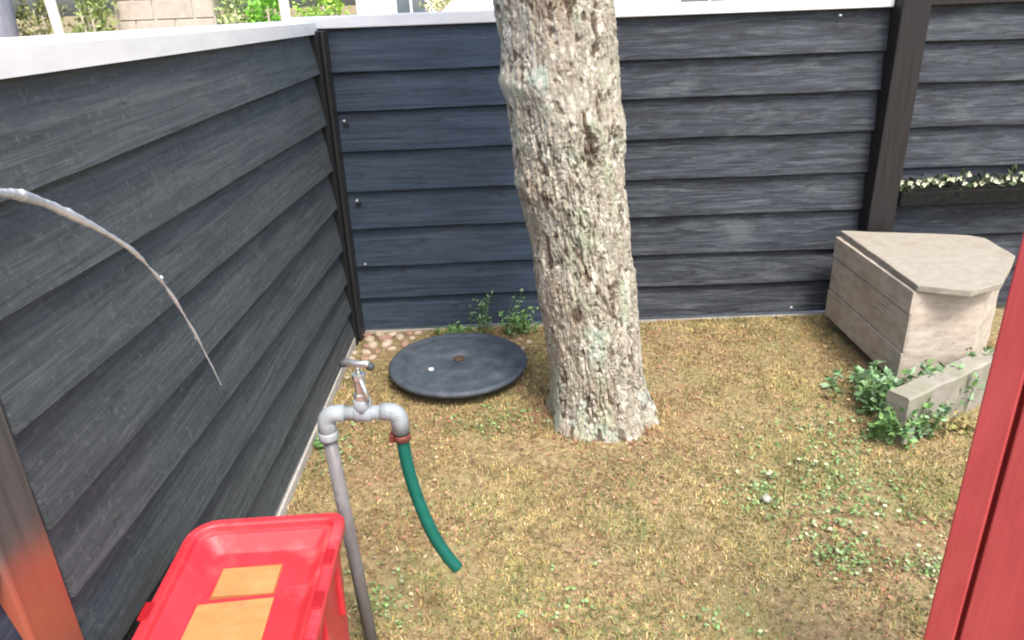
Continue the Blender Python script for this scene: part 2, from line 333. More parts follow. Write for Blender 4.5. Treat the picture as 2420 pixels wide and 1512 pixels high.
rad += .012*np.exp(-((Z-.98)/.05)**2)*np.clip(np.cos(A-R(175)), 0, 1)
warp = np.stack([fbm(cyl*16, 3, 31), fbm(cyl*16+9, 3, 32)], 1)-.5
U = A*.2/.021+warp[:, 0]*2.0; V = Z/.12+warp[:, 1]*2.2; NU = round(2*math.pi*.2/.021); U = U*NU/(2*math.pi*.2/.021)
def cell(U, V, NU, seed):
    iu = np.floor(U).astype(int); iv = np.floor(V).astype(int); f1 = np.full(U.shape, 9.); f2 = f1.copy(); idd = np.zeros(U.shape)
    for du in (-1, 0, 1):
        for dv in (-1, 0, 1):
            cu = iu+du; cv = iv+dv; k = np.stack([np.mod(cu, NU), cv, cu*0], 1).astype(float)
            px = cu+vnoise(k, seed); py = cv+vnoise(k, seed+5); d = np.hypot(U-px, V-py); hid = vnoise(k, seed+9)
            lt = d < f1; f2 = np.where(lt, f1, np.minimum(f2, d)); idd = np.where(lt, hid, idd); f1 = np.where(lt, d, f1)
    return f2-f1, idd
e1, id1 = cell(U, V, NU, 41)
e2, id2 = cell(U*2+.3+warp[:, 1]*3, V*5+warp[:, 0]*5, int(NU*2), 51)
small = sstep(e2, 0, .25)
v1 = fbm(cyl*np.array([34, 34, 3.2])+warp[:, :1]*np.array([1.5, 1.5, .5]), 3, 141); v2 = fbm(cyl*np.array([60, 60, 7])+4, 3, 143)
plate = sstep(np.abs(v1-.5), 0, .045)*(.5+.5*sstep(np.abs(v2-.5), 0, .05))
fine = fbm(cyl*np.array([95, 95, 60]), 3, 61)
rough_mask = sstep(fbm(cyl*np.array([5, 5, 3]), 3, 71)+.16*np.cos(A-R(-40)), .36, .66)
rad += (-.018*(1-plate)+(v1-.5)*.014+(id1-.5)*.004)*(.25+.75*rough_mask) + (-.005*(1-small)+(id2-.5)*.003)*(.5+.5*rough_mask) + (fine-.5)*.007
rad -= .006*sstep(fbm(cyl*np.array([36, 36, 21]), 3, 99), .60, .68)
ax, ay = trunk_axis(Z); X = ax+rad*np.cos(A); Y = ay+rad*np.sin(A)
base = np.tile(np.array([.345, .325, .262]), (len(A), 1))
base = mixc(base, (.27, .21, .15), sstep(fbm(cyl*np.array([9, 9, 5]), 4, 81), .54, .70)*.7)
base = mixc(base, (.43, .39, .325), sstep(id1, .55, .8)*.5)
base = mixc(base, (.22, .165, .12), sstep(id2, .68, .82)*.55)
base = mixc(base, (.37, .40, .29), sstep(fbm(cyl*np.array([14, 14, 9]), 4, 91), .56, .68)*.7)
base = mixc(base, (.36, .44, .38), sstep(fbm(cyl*np.array([10, 10, 8])+3, 4, 95)+.25*np.exp(-np.clip(Z, 0, 9)/.12), .62, .72)*.55)
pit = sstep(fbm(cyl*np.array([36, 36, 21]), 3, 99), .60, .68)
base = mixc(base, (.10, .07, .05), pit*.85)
base = mixc(base, (.60, .56, .48), sstep(fbm(cyl*np.array([60, 60, 40])+5, 3, 98), .58, .70)*.8)
nzz = len(zz); I = np.arange(na*nzz).reshape(nzz, na); J = np.roll(I, -1, 1)
F = np.stack([I[:-1], J[:-1], J[1:], I[1:]], -1).reshape(-1, 4)
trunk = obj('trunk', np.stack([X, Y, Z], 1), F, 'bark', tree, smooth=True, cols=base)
def leaves(centres, size, nper, spread, ncol, seed, flat=.0, aspect=.55):
    """many small pointed leaves; returns verts, quads, colours"""
    r = np.random.default_rng(seed); c = np.repeat(np.asarray(centres, float), nper, 0); k = len(c)
    c = c+r.normal(size=(k, 3))*np.asarray(spread)
    d = r.normal(size=(k, 3)); d[:, 2] = d[:, 2]*(1-flat)+.25; d /= np.linalg.norm(d, axis=1)[:, None]
    s = np.cross(d, r.normal(size=(k, 3))); s /= np.linalg.norm(s, axis=1)[:, None]
    L = size*r.uniform(.6, 1.3, (k, 1))
    v = np.stack([c, c+d*L*.45+s*L*aspect*.5, c+d*L, c+d*L*.45-s*L*aspect*.5], 1).reshape(-1, 3)
    f = np.arange(4*k).reshape(k, 4); cc = np.asarray(ncol)[r.integers(0, len(ncol), k)]*r.uniform(.75, 1.25, (k, 1))
    return v, f, np.repeat(cc, 4, 0)
tips = []
mb = MB()
for k in range(9):
    a = k*2.4+.3; z0 = 2.9+.05*k; bx, by = trunk_axis(z0); ln = random.uniform(1.0, 1.9); p = Vector((bx, by, z0)); pts = [p]
    for s_ in range(5):
        p = p+Vector((math.cos(a)*ln*.16, math.sin(a)*ln*.16, ln*.30))+Vector((random.uniform(-.08, .08), random.uniform(-.08, .08), 0)); pts.append(p)
        if s_ > 0: tips += [p+Vector((random.gauss(0, .35), random.gauss(0, .35), random.gauss(0, .3))) for _ in range(9)]
    mb.tube(pts, [.085, .065, .05, .035, .022, .01], 10)
mb.build('limb', 'cream_wood', tree, True)
v, f, cc = leaves([t[:] for t in tips], .09, 26, (.22, .22, .18), [(.05, .09, .03), (.07, .12, .035), (.09, .13, .045)], 5)
obj('crown', v, f, 'leaf', tree, cols=cc)

# ---------------------------------------------------------------- round lid
DZ0 = .022
lid = thing('manhole_cover', 'round dark grey rubber cover lying on the grass left of the tree', 'cover', (-.26, 3.075, 0))
c = (-.255, 3.062, DZ0)
MB().lathe(c, [(.21, -.03), (.215, .034), (.285, .036), (.312, .038), (.318, .05), (.312, .060), (.296, .063), (.288, .060), (.24, .064), (.235, .066), (.225, .066), (.22, .0645),
               (.12, .067), (.045, .068), (.04, .062), (.002, .062)], 72).build('cover_plate', 'lid_rubber', lid, True)
MB().lathe((-.25, 3.072, .06+DZ0), [(.026, 0), (.026, .010), (.018, .014), (.012, .013), (.001, .012)], 20).build('centre_bolt', 'rust', lid, True)
MB().lathe((-.37, 2.972, .063+DZ0), [(.014, 0), (.013, .008), (.006, .011), (.001, .011)], 14).build('plug', 'screw', lid, True)

# ---------------------------------------------------------------- standpipe with tap and hose
PX, PY, PZ = -.437, 1.49, .738
pipe = thing('standpipe_tap', 'grey standpipe with white T fitting and tap beside the red bin', 'tap', (PX, PY, 0))
MB().tube([(PX+.034, PY+.012, -.15), (PX+.016, PY+.006, .3), (PX, PY, PZ-.05)], .0165, 18).build('riser_pipe', 'pipe_grey', pipe, True)
def arc(cx, cz, r_, a0, a1, y, n_=8): return [(cx+r_*math.cos(R(a0+(a1-a0)*i/n_)), y, cz+r_*math.sin(R(a0+(a1-a0)*i/n_))) for i in range(n_+1)]
el = MB().tube([(PX, PY, PZ-.062)]+arc(PX+.022, PZ-.022, .022, 180, 90, PY)+[(PX+.045, PY, PZ)], [.021]*2+[.0205]*9, 18)
el.build('elbow', 'fitting', pipe, True)
MB().lathe((PX, PY, PZ-.066), [(.023, 0), (.0235, .004), (.0235, .018), (.0215, .021)], 20).build('collar', 'fitting', pipe, True)
MB().tube([(PX+.04, PY, PZ), (PX+.14, PY, PZ-.001)], .0165, 18).build('cross_pipe', 'fitting', pipe, True)
t = MB().tube([(PX+.068, PY, PZ), (PX+.070, PY, PZ), (PX+.106, PY, PZ), (PX+.108, PY, PZ)], [.018, .0215, .0215, .018], 18)
t.tube([(PX+.088, PY, PZ), (PX+.088, PY, PZ+.034), (PX+.088, PY, PZ+.036)], [.0205, .0205, .017], 18); t.build('tee', 'fitting', pipe, True)
HX = PX+.168
e2 = MB().tube([(HX-.04, PY, PZ)]+arc(HX-.022, PZ-.022, .022, 90, 0, PY)+[(HX+.002, PY-.002, PZ-.052)], [.0205]*10+[.0215], 18)
e2.build('elbow', 'fitting', pipe, True)
tp = thing_part = MB().tube([(PX+.088, PY, PZ+.034), (PX+.088, PY, PZ+.050), (PX+.088, PY, PZ+.052), (PX+.088, PY, PZ+.085), (PX+.088, PY, PZ+.087), (PX+.088, PY, PZ+.10)],
                            [.0175, .0175, .0125, .0125, .016, .016], 6).build('valve_body', 'tap_metal', pipe)
MB().tube([(PX+.088, PY, PZ+.10), (PX+.088, PY, PZ+.122)], .006, 10).build('valve_stem', 'tap_metal', pipe, True)
h = MB().tube([(PX+.056, PY+.012, PZ+.120), (PX+.062, PY+.010, PZ+.127), (PX+.088, PY, PZ+.124), (PX+.112, PY-.008, PZ+.128), (PX+.116, PY-.009, PZ+.120)], [.006, .0085, .008, .0085, .006], 10)
hn = h.build('tap_handle', 'tap_metal', pipe, True)
for (x0, x1, y_) in ((PX+.046, PX+.064, .012), (PX+.110, PX+.126, -.009)):
    MB().tube([(x0, PY+y_, PZ+.118), ((x0+x1)/2, PY+y_, PZ+.122), (x1, PY+y_, PZ+.121)], [.006, .0095, .007], 10).build('grip', 'tap_dark', hn, True)
tl = MB().tube([(PX+.094, PY-.016, PZ+.092), (PX+.104, PY-.022, PZ+.06), (PX+.106, PY-.02, PZ+.038)], [.005, .006, .004], 8); tl.build('drain_lever', 'tap_metal', pipe, True)

hose = thing('garden_hose', 'short green garden hose hanging open-ended from the tap', 'hose', (HX, PY, .3))
HP = [Vector(q) for q in ((HX+.002, PY-.002, PZ-.046), (HX+.004, PY-.004, PZ-.09), (HX+.012, PY-.012, PZ-.16), (HX+.03, PY-.024, PZ-.24), (HX+.056, PY-.036, PZ-.32), (HX+.088, PY-.045, PZ-.385), (HX+.112, PY-.05, PZ-.42))]
def catmull(p, k=8):
    out = []
    for i in range(len(p)-1):
        a, b, c_, d = p[max(i-1, 0)], p[i], p[i+1], p[min(i+2, len(p)-1)]
        for s_ in range(k):
            t = s_/k; out.append(.5*((2*b)+(c_-a)*t+(2*a-5*b+4*c_-d)*t*t+(3*b-a-3*c_+d)*t**3))
    return out+[p[-1]]
hp = catmull(HP); rr = .0150; n_ = len(hp); seg = 18
mb = MB().tube(hp, rr, seg, cap=False)
inner = MB().tube(hp[-6:], .0108, seg, cap=False)
off = len(mb.v); mb.add(inner.v, [q[::-1] for q in inner.f]); l0 = (n_-1)*seg; l1 = off+5*seg
mb.f += [(l0+k, l0+(k+1) % seg, l1+(k+1) % seg, l1+k) for k in range(seg)]
mb.build('tube', 'hose', hose, True)
MB().tube(hp[-6:-4], .0105, 14).build('bore', 'black', hose)
MB().lathe((HX+.003, PY-.003, PZ-.075), [(.0165, 0), (.020, .002), (.020, .014), (.0165, .016)], 20).build('clamp', 'clamp', hose, True)
MB().box(HX-.026, HX-.014, PY-.012, PY+.010, PZ-.078, PZ-.058, .002).build('clamp_screw', 'clamp', hose)

# ---------------------------------------------------------------- red bin
bx0, bx1, by0, by1, bzt = -.722, -.380, .78, 1.372, .55
bin_ = thing('storage_bin', 'red plastic bin with recessed top and yellow stickers, beside the left fence', 'bin', ((bx0+bx1)/2, (by0+by1)/2, 0))
rotb = R(2.2); bcx, bcy = (bx0+bx1)/2, (by0+by1)/2
def brot(x, y, z): dx, dy = x-bcx, y-bcy; return (bcx+dx*math.cos(rotb)-dy*math.sin(rotb), bcy+dx*math.sin(rotb)+dy*math.cos(rotb), z)
def rrect(ins, z, rad_, nl=5, dz_far=0):
    x0, x1, y0, y1 = bx0+ins, bx1-ins, by0+ins, by1-ins; out = []
    for (cx, cy, a0, big) in ((x1, y1, 0, 1), (x0, y1, 90, 2.2), (x0, y0, 180, 1), (x1, y0, 270, 1)):
        q = max(rad_*big, .004); sx = -1 if cx == x1 else 1; sy = -1 if cy == y1 else 1
        for i in range(nl+1):
            a = R(a0+90*i/nl); out.append(brot(cx+sx*q+q*math.cos(a), cy+sy*q+q*math.sin(a), z))
    return out
prof = [(.040, .004, .03), (.030, .02, .03), (.022, .30, .03), (.016, bzt-.055, .03), (.010, bzt-.052, .03), (.012, bzt-.036, .03), (.003, bzt-.034, .03), (.000, bzt-.026, .03), (.000, bzt-.006, .03), (.004, bzt, .028), (.020, bzt, .02), (.024, bzt-.004, .018),
        (.026, bzt-.016, .016), (.036, bzt-.018, .014), (.039, bzt-.021, .013), (.056, bzt-.046, .012), (.062, bzt-.050, .010)]
rings = [rrect(i_, z_, r_) for i_, z_, r_ in prof]; k = len(rings[0]); v = [q for r_ in rings for q in r_]
f = [(i*k+j, i*k+(j+1) % k, (i+1)*k+(j+1) % k, (i+1)*k+j) for i in range(len(rings)-1) for j in range(k)]
f += [tuple(range(k-1, -1, -1)), tuple((len(rings)-1)*k+j for j in range(k))]
tub = obj('tub', v, f, 'red_plastic', bin_)
for p_ in tub.data.polygons: p_.use_smooth = True
mo = tub.modifiers.new('bevel', 'BEVEL'); mo.width = .0025; mo.segments = 2; mo.limit_method = 'ANGLE'; mo.angle_limit = R(28)
zf_ = bzt-.050
def slab(name, pts, z0, z1, m, parent):
    nq = len(pts); vv = [brot(x, y, z0) for x, y in pts]+[brot(x, y, z1) for x, y in pts]
    ff = [tuple(range(nq-1, -1, -1)), tuple(range(nq, 2*nq))]+[(i, (i+1) % nq, nq+(i+1) % nq, nq+i) for i in range(nq)]
    return obj(name, vv, ff, m, parent)
sx0, sx1 = -.628, -.506
fr = slab('sticker_backing', [(sx0-.004, 1.172), (sx1+.004, 1.178), (sx1+.002, 1.266), (sx0-.002, 1.262)], zf_+.0004, zf_+.002, 'sticker_line', bin_)
slab('sticker', [(sx0, 1.180), (sx1, 1.180), (sx1, 1.260), (sx0, 1.260)], zf_+.002, zf_+.0035, 'sticker', bin_)
slab('sticker', [(sx0-.03, .86), (sx1+.012, .86), (sx1+.006, 1.166), (sx0-.022, 1.158)], zf_+.0004, zf_+.0035, 'sticker', bin_)
for y_ in (1.10, 1.22, .98, .86):
    for x_, sg in ((bx1-.008, 1), (bx0+.008, -1)):
        if sg < 0 and y_ > 1.15: continue
        a = MB().box(x_-.013, x_+.005, y_-.022, y_+.022, bzt-.004, bzt+.0035, .0015)
        a.v = [brot(*q) for q in a.v]; a.build('clip', 'red_dark', bin_)
for y_ in (1.27, 1.12, .97, .84):
    a = MB().box(bx1-.026, bx1-.009, y_-.009, y_+.009, bzt-.20, bzt-.055, .003); a.v = [brot(*q) for q in a.v]; a.build('rib', 'red_plastic', bin_)

# ---------------------------------------------------------------- concrete chamber and low kerb on the right
ch = thing('concrete_chamber', 'beige concrete chamber with flat cream lid below the dark post', 'chamber', (1.9, 3.05, 0))
poly = [(1.625, 3.49), (1.612, 2.735), (1.775, 2.655), (1.94, 2.725), (2.185, 3.03), (2.21, 3.29), (2.16, 3.34)]
cxm = sum(p_[0] for p_ in poly)/len(poly); cym = sum(p_[1] for p_ in poly)/len(poly)
def prism(name, ins, z0, z1, m, parent, jit=0.0, nz=1, sub=10, bev=.006):
    bm = bmesh.new(); pts = []
    pl = []
    for i, (x, y) in enumerate(poly):
        d = Vector((x-cxm, y-cym)); q = d*(1-ins/d.length); pl.append((cxm+q.x, cym+q.y))
    for i in range(len(pl)):
        a, b = Vector(pl[i]), Vector(pl[(i+1) % len(pl)]); ns = max(1, int((b-a).length/.06))
        pts += [a.lerp(b, s_/ns) for s_ in range(ns)]
    rings = []
    for j in range(nz+1):
        z = z0+(z1-z0)*j/nz; rings.append([bm.verts.new((p_.x+random.uniform(-jit, jit), p_.y+random.uniform(-jit, jit), z+random.uniform(-jit, jit)*(.6))) for p_ in pts])
    k = len(pts)
    for j in range(nz):
        for i in range(k): bm.faces.new((rings[j][i], rings[j][(i+1) % k], rings[j+1][(i+1) % k], rings[j+1][i]))
    bm.faces.new(rings[0][::-1]); bm.faces.new(rings[-1]); bm.normal_update()
    bm.verts.index_update(); vv = [q.co[:] for q in bm.verts]; ff = [[q.index for q in fc.verts] for fc in bm.faces]; bm.free()
    o = obj(name, vv, ff, m, parent)
    mo = o.modifiers.new('bevel', 'BEVEL'); mo.width = bev; mo.segments = 2; mo.limit_method = 'ANGLE'; mo.angle_limit = R(40)
    return o
lid_poly = poly
poly = [(1.612, 3.49), (1.605, 2.735), (1.90, 2.745), (2.165, 3.04), (2.20, 3.28), (2.15, 3.33)]
prism('body', .004, .055, .4715, 'box_stone', ch, .003, 7)
prism('shadow_plinth', .09, -.08, .054, 'trough', ch, .002, 1)  # black recessed base, added to give the dark shadow under the raised body
poly = lid_poly
for (z0, z1, pr) in ((.058, .196, .010), (.201, .364, .006), (.370, .4705, .009)):
    mb = MB().box(1.610-pr, 1.6135, 2.738, 3.485, z0, z1, .003); mb.build('side_panel', 'box_stone', ch)
prism('lid', -.002, .472, .500, 'lid_stone', ch, .002, 1, bev=.004)
for (y_, z_, l_) in ((2.93, .335, .12), (2.90, .315, .09), (2.96, .30, .14), (2.86, .40, .10)):
    MB().box(1.5995, 1.612, y_-l_/2, y_+l_/2, z_-.003, z_+.004, .001).build('chipped_strip', 'box_stone', ch)

kb = thing('concrete_kerb', 'low angled concrete kerb in front of the chamber, next to the red gate', 'kerb', (1.68, 2.5, 0))
p0, p1 = Vector((1.445, 2.365, 0)), Vector((2.0, 2.686, 0)); dd = (p1-p0).normalized(); nn = Vector((-dd.y, dd.x, 0)); v = []
for i in range(15):
    p_ = p0.lerp(p1, i/14); j = random.uniform(-.003, .003)
    v += [p_+nn*j+Vector((0, 0, -.1)), p_+nn*.09+Vector((0, 0, -.1)), p_+nn*.088+Vector((0, 0, .192+j)), p_+nn*.08+Vector((0, 0, .2+j)), p_+nn*(.008+j)+Vector((0, 0, .2+j)), p_+nn*j+Vector((0, 0, .193+j))]
k = 6; f = [(i*k+j, i*k+(j+1) % k, (i+1)*k+(j+1) % k, (i+1)*k+j) for i in range(14) for j in range(k)]+[tuple(range(k-1, -1, -1)), tuple(14*k+j for j in range(k))]
obj('kerb_stone', v, [q[::-1] for q in f], 'kerb', kb)

# ---------------------------------------------------------------- red gate leaf beside the viewer
gate = thing('timber_gate', 'red painted timber gate leaf standing open at the right edge of the picture', 'gate', (.80, 1.105, 0))
def gbox(name, s0, s1, t0, t1, z0, z1, m='red_paint', bev=.003):
    """s runs along the leaf from its free edge, t is depth behind the front face"""
    mb = MB().box(s0, s1, t0, t1, z0, z1, bev); k_ = math.sqrt(.5)
    mb.v = [(.80+a*k_+b*k_, 1.105-a*k_+b*k_, z) for a, b, z in mb.v]; return mb.build(name, m, gate)
gbox('stile', 0, .050, 0, .0222, .06, 1.36)
s_ = .0585
for i in range(7): gbox('plank', s_, s_+.138, .001, .022, .06, 1.36); s_ += .1455
for i in range(7): gbox('batten', .036+.1455*i, .076+.1455*i, .0225, .036, .07, 1.35, 'red_dark', .001)
for z in (.2, .68, 1.16): gbox('rail', .0585, 1.075, .0365, .060, z, z+.10, 'red_dark')
gbox('hinge_post', 1.085, 1.185, -.03, .07, -.3, 1.5, 'post_brown', .005)
for z in (.25, 1.2): gbox('hinge', .95, 1.084, -.004, .0008, z, z+.035, 'post_black', .001)

# ---------------------------------------------------------------- water jet
WJ = [Vector(q) for q in ((-.33, .36, 1.512), (-.37, .46, 1.50), (-.4075, .5554, 1.4817), (-.4482, .6558, 1.4579), (-.489, .7508, 1.432), (-.5297, .8604, 1.3936), (-.5705, 1.0076, 1.3263), (-.6113, 1.1595, 1.2478),
      (-.652, 1.2913, 1.1662), (-.6928, 1.4192, 1.0767), (-.7335, 1.564, .9391), (-.7742, 1.7031, .7914), (-.815, 1.8432, .6317))]
wp = catmull(WJ, 14); nW = len(wp)
rad_w = []
for i in range(nW):
    t = i/(nW-1); r0 = .0062-.0030*t
    r0 *= 1+.28*(math.sin(i*.19)*math.sin(i*.083+1))+.05*random.uniform(-1, 1)
    if t > .62: r0 *= .35+.65*abs(math.sin(i*.23))
    rad_w.append(max(r0, .0012))
jet = thing('water_jet', 'thin white arc of water spurting from the left onto the grey fence', 'water', wp[-1][:])
MB().tube([p_+Vector((random.gauss(0, .0003), random.gauss(0, .0003), random.gauss(0, .0003))) for p_ in wp], rad_w, 10).build('stream', 'water', jet, True)
for i in (52, 84, 107, 118, 146):
    p_ = wp[i]; t = (wp[i+1]-p_).normalized(); r_ = random.uniform(.6, 1.0)*(.0062-.002*i/nW)
    off = Vector((random.uniform(-.004, .004), 0, random.uniform(.001, .005)))
    MB().tube([p_-t*r_*2.6+off*.3, p_-t*r_*1.2+off, p_+off, p_+t*r_*1.5+off, p_+t*r_*2.8+off*.4], [r_*.15, r_*.8, r_, r_*.7, r_*.12], 10).build('blob', 'water', jet, True)

# ---------------------------------------------------------------- flower trough on the right fence
tr = thing('flower_trough', 'long black trough of small white flowers hung on the right fence', 'planter', (2.6, YB-.1, .68))
MB().box(1.90, 3.5, YB-.125, YB-.034, .60, .672, .006).build('trough_box', 'trough', tr)
MB().box(1.91, 3.49, YB-.117, YB-.040, .6725, .684).build('soil', 'trough', tr)
v, f, cc = leaves([(x, YB-.08, .70) for x in np.linspace(1.91, 3.45, 90)], .035, 7, (.014, .018, .018), [(.03, .05, .02), (.05, .08, .03), (.10, .13, .06)], 31)
obj('foliage', v, f, 'leaf', tr, cols=cc)['kind'] = 'stuff'
fl_me = None
for i, x in enumerate(np.arange(1.905, 2.9, .027)):
    mb = MB(); cx, cy, cz = x+random.uniform(-.008, .008), YB-.105+random.uniform(-.015, .012), .718+random.uniform(-.024, .026)
    for k in range(5):
        a = k*2*math.pi/5+random.random(); L = random.uniform(.010, .020); u = Vector((math.cos(a), -.35, math.sin(a))).normalized(); s_ = u.cross(Vector((0, 1, 0))).normalized()*L*.36
        q = Vector((cx, cy, cz)); mb.add([q, q+u*L*.6+s_, q+u*L, q+u*L*.6-s_, q+u*L*.5+Vector((0, .004, 0))], [(0, 1, 2), (0, 2, 3), (0, 4, 1), (0, 3, 4), (1, 4, 2), (2, 4, 3)])
    mb.build('flower', 'petal', tr)

# ---------------------------------------------------------------- stones by the corner
k = 0
for (x, y, r_) in [(q[0]+random.uniform(-.015, .015), q[1]+random.uniform(-.01, .01), q[2]*random.uniform(.6, 1.15)) for q in [(-.765, 3.575, .03), (-.70, 3.57, .034), (-.62, 3.575, .03), (-.55, 3.565, .026), (-.49, 3.57, .028), (-.745, 3.505, .036), (-.665, 3.51, .032), (-.59, 3.515, .034), (-.53, 3.50, .026), (-.76, 3.43, .028),
                   (-.70, 3.43, .034), (-.63, 3.445, .036), (-.565, 3.44, .026), (-.785, 3.365, .026), (-.73, 3.355, .03), (-.665, 3.37, .028), (-.60, 3.385, .026), (-.785, 3.29, .02), (-.74, 3.28, .022), (-.69, 3.30, .024),
                   (-.77, 3.10, .018), (-.785, 2.98, .016), (-.02, 3.40, .03), (.04, 3.33, .026), (.02, 3.44, .028), (.07, 3.40, .022), (.0, 3.50, .02)]]:
    bm = bmesh.new(); bmesh.ops.create_icosphere(bm, subdivisions=2, radius=1); s1 = random.random()*9
    co = np.array([q.co[:] for q in bm.verts]); d = .8+.4*fbm(co*1.3+s1*3, 2, k); co = co*d[:, None]*np.array([r_*random.uniform(1, 1.35), r_*random.uniform(.8, 1.1), r_*.6])
    a = random.random()*6; co = co@np.array([[math.cos(a), math.sin(a), 0], [-math.sin(a), math.cos(a), 0], [0, 0, 1]])+np.array([x, y, r_*.12])
    ff = np.array([[q.index for q in fc.verts] for fc in bm.faces]); bm.free()
    pale = (k*7) % 3 != 0
    o = obj('stone', co, ff, 'pebble' if pale else 'pebble_pink', None, True, at=(x, y, 0))
    where = 'in the bed at the fence corner behind the tap' if k < 20 else ('by the pale strip at the foot of the left fence' if k < 22 else 'between the round cover and the tree')
    tag(o, ('cream' if pale else 'pinkish brown')+' pebble '+where, 'stone', ('cream' if pale else 'pinkish')+' pebbles '+where); k += 1
bm = bmesh.new(); bmesh.ops.create_icosphere(bm, subdivisions=3, radius=1); co = np.array([q.co[:] for q in bm.verts])
co = co*(.8+.4*fbm(co*1.6, 3, 77))[:, None]*np.array([.017, .016, .014])+np.array([.838, 2.06, .013]); ff = np.array([[q.index for q in fc.verts] for fc in bm.faces]); bm.free()
tag(obj('stone', co, ff, 'stone_grey', None, True, at=(.838, 2.06, 0)), 'single grey-white stone lying in the open lawn right of the tree', 'stone')

# ---------------------------------------------------------------- grass, litter, clover
def inside(x, y, pts):
    c_ = np.zeros(x.shape, bool); n_ = len(pts)
    for i in range(n_):
        (x1, y1), (x2, y2) = pts[i], pts[(i+1) % n_]
        hit = ((y1 > y) != (y2 > y)) & (x < (x2-x1)*(y-y1)/(y2-y1+1e-12)+x1); c_ ^= hit
    return c_
def free_spots(N, x0, x1, y0, y1, r):
    x = r.uniform(x0, x1, N); y = r.uniform(y0, y1, N)
    ok = (np.hypot(x+.26, y-3.075) > .29) & (np.hypot(x-.345, y-2.66) > .185) & ~inside(x, y, poly) & (y < 3.6) & (x > XL+.043)
    ok &= ~((x < -.42) & (y > 3.22))
    q = (x-p0.x)*nn.x+(y-p0.y)*nn.y; al = (x-p0.x)*dd.x+(y-p0.y)*dd.y; ok &= ~((q > -.004) & (q < .094) & (al > 0))
    return x[ok], y[ok]
def lawn_fields(x, y):
    q = np.stack([x, y, x*0], 1)
    green = sstep(fbm(q*3.4, 4, 101), .54, .70)*.50
    green = np.maximum(green, .95*np.exp(-(((x-1.08)/.24)**2+((y-2.12)/.22)**2))*sstep(fbm(q*9, 3, 103), .35, .6))
    green = np.maximum(green, .9*np.exp(-(((x-.98)/.10)**2+((y-1.78)/.08)**2)))
    green = np.maximum(green, .8*np.exp(-(((x+.39)/.09)**2+((y-1.63)/.12)**2)))
    green = np.maximum(green, .7*np.exp(-(((x+.10)/.18)**2+((y-2.62)/.10)**2)))
    green = np.maximum(green, .62*np.exp(-(((x-1.15)/.42)**2+((y-2.05)/.5)**2))*sstep(fbm(q*5, 3, 105), .34, .56))
    green = np.maximum(green, .60*np.exp(-(((x+.30)/.30)**2+((y-1.85)/.45)**2))*sstep(fbm(q*5+3, 3, 106), .38, .60))
    green = np.maximum(green, .55*np.exp(-(((x-.25)/.5)**2+((y-1.65)/.22)**2))*sstep(fbm(q*5+9, 3, 107), .42, .62))
    red = sstep(fbm(q*4.2+7, 4, 111), .48, .64)*.6
    red = np.maximum(red, 1.0*np.exp(-((np.hypot(x-.36, y-2.58)-.22)/.15)**2)*sstep(fbm(q*8, 3, 113), .3, .6))
    red = np.maximum(red, .75*np.exp(-(((x+.50)/.26)**2+((y-2.35)/.45)**2))*sstep(fbm(q*7, 3, 115), .38, .62))
    bare = sstep(fbm(q*5+31, 4, 121), .54, .68)
    return green, red, bare
r = np.random.default_rng(11)
x, y = free_spots(190000, -.82, 2.3, 1.2, 3.62, r)
green, red, bare = lawn_fields(x, y)
keep = r.random(len(x)) > .62*bare+.35*red; x, y, green, red = x[keep], y[keep], green[keep], red[keep]
# denser towards the viewer is not needed: keep what can be seen
k = len(x); z = ground_z(x, y)
L = r.uniform(.008, .022, k)*(1+.4*green); az = r.uniform(0, 2*math.pi, k); tilt = r.uniform(.25, 1.35, k)
ring = np.exp(-((np.hypot(x-.345, y-2.66)-.235)/.05)**2); L = L*(1+1.1*ring*r.random(k)); tilt = tilt*(1-.4*ring)
edge = sstep(y, 3.52, 3.6)+sstep(-x, .74, .80); L = L*(1+.9*np.clip(edge, 0, 1)*r.random(k))
d = np.stack([np.cos(az)*np.sin(tilt), np.sin(az)*np.sin(tilt), np.cos(tilt)], 1)
s_ = np.stack([-np.sin(az), np.cos(az), az*0], 1)*r.uniform(.0011, .0028, (k, 1)); b0 = np.stack([x, y, z-.002], 1)
mid = b0+d*(L*.55)[:, None]; tip = b0+d*L[:, None]-np.array([0, 0, 1])*(L*.18*np.sin(tilt))[:, None]
v = np.stack([b0-s_, b0+s_, mid+s_*.8, tip, mid-s_*.8], 1).reshape(-1, 3)
base_i = (np.arange(k)*5)[:, None]; tri = np.concatenate([base_i+np.array([[0, 1, 2]]), base_i+np.array([[0, 2, 4]]), base_i+np.array([[4, 2, 3]])], 0)
straw = np.array([[.45, .335, .135], [.51, .395, .18], [.38, .30, .10], [.56, .45, .25], [.28, .205, .085]])[r.integers(0, 5, k)]
grn = np.array([[.21, .265, .085], [.26, .30, .10], [.18, .24, .10], [.33, .33, .12]])[r.integers(0, 4, k)]
rd = np.array([[.36, .19, .11], [.42, .25, .16], [.28, .15, .085]])[r.integers(0, 3, k)]
col = straw.copy(); pick = r.random(k); mk = pick < green*.85+.07; col[mk] = grn[mk]
pk2 = r.random(k); mk = pk2 < red*.55; col[mk] = rd[mk]; col *= r.uniform(.62, 1.15, (k, 1))*(.62+.50*sstep(fbm(np.stack([x*26, y*26, x*0], 1), 3, 131), .3, .7))[:, None]
o = obj('grass', v, tri, 'grass', cols=np.repeat(col, 5, 0))
tag(o, 'short dry yellow-green lawn grass covering the yard', 'grass', kind='stuff')
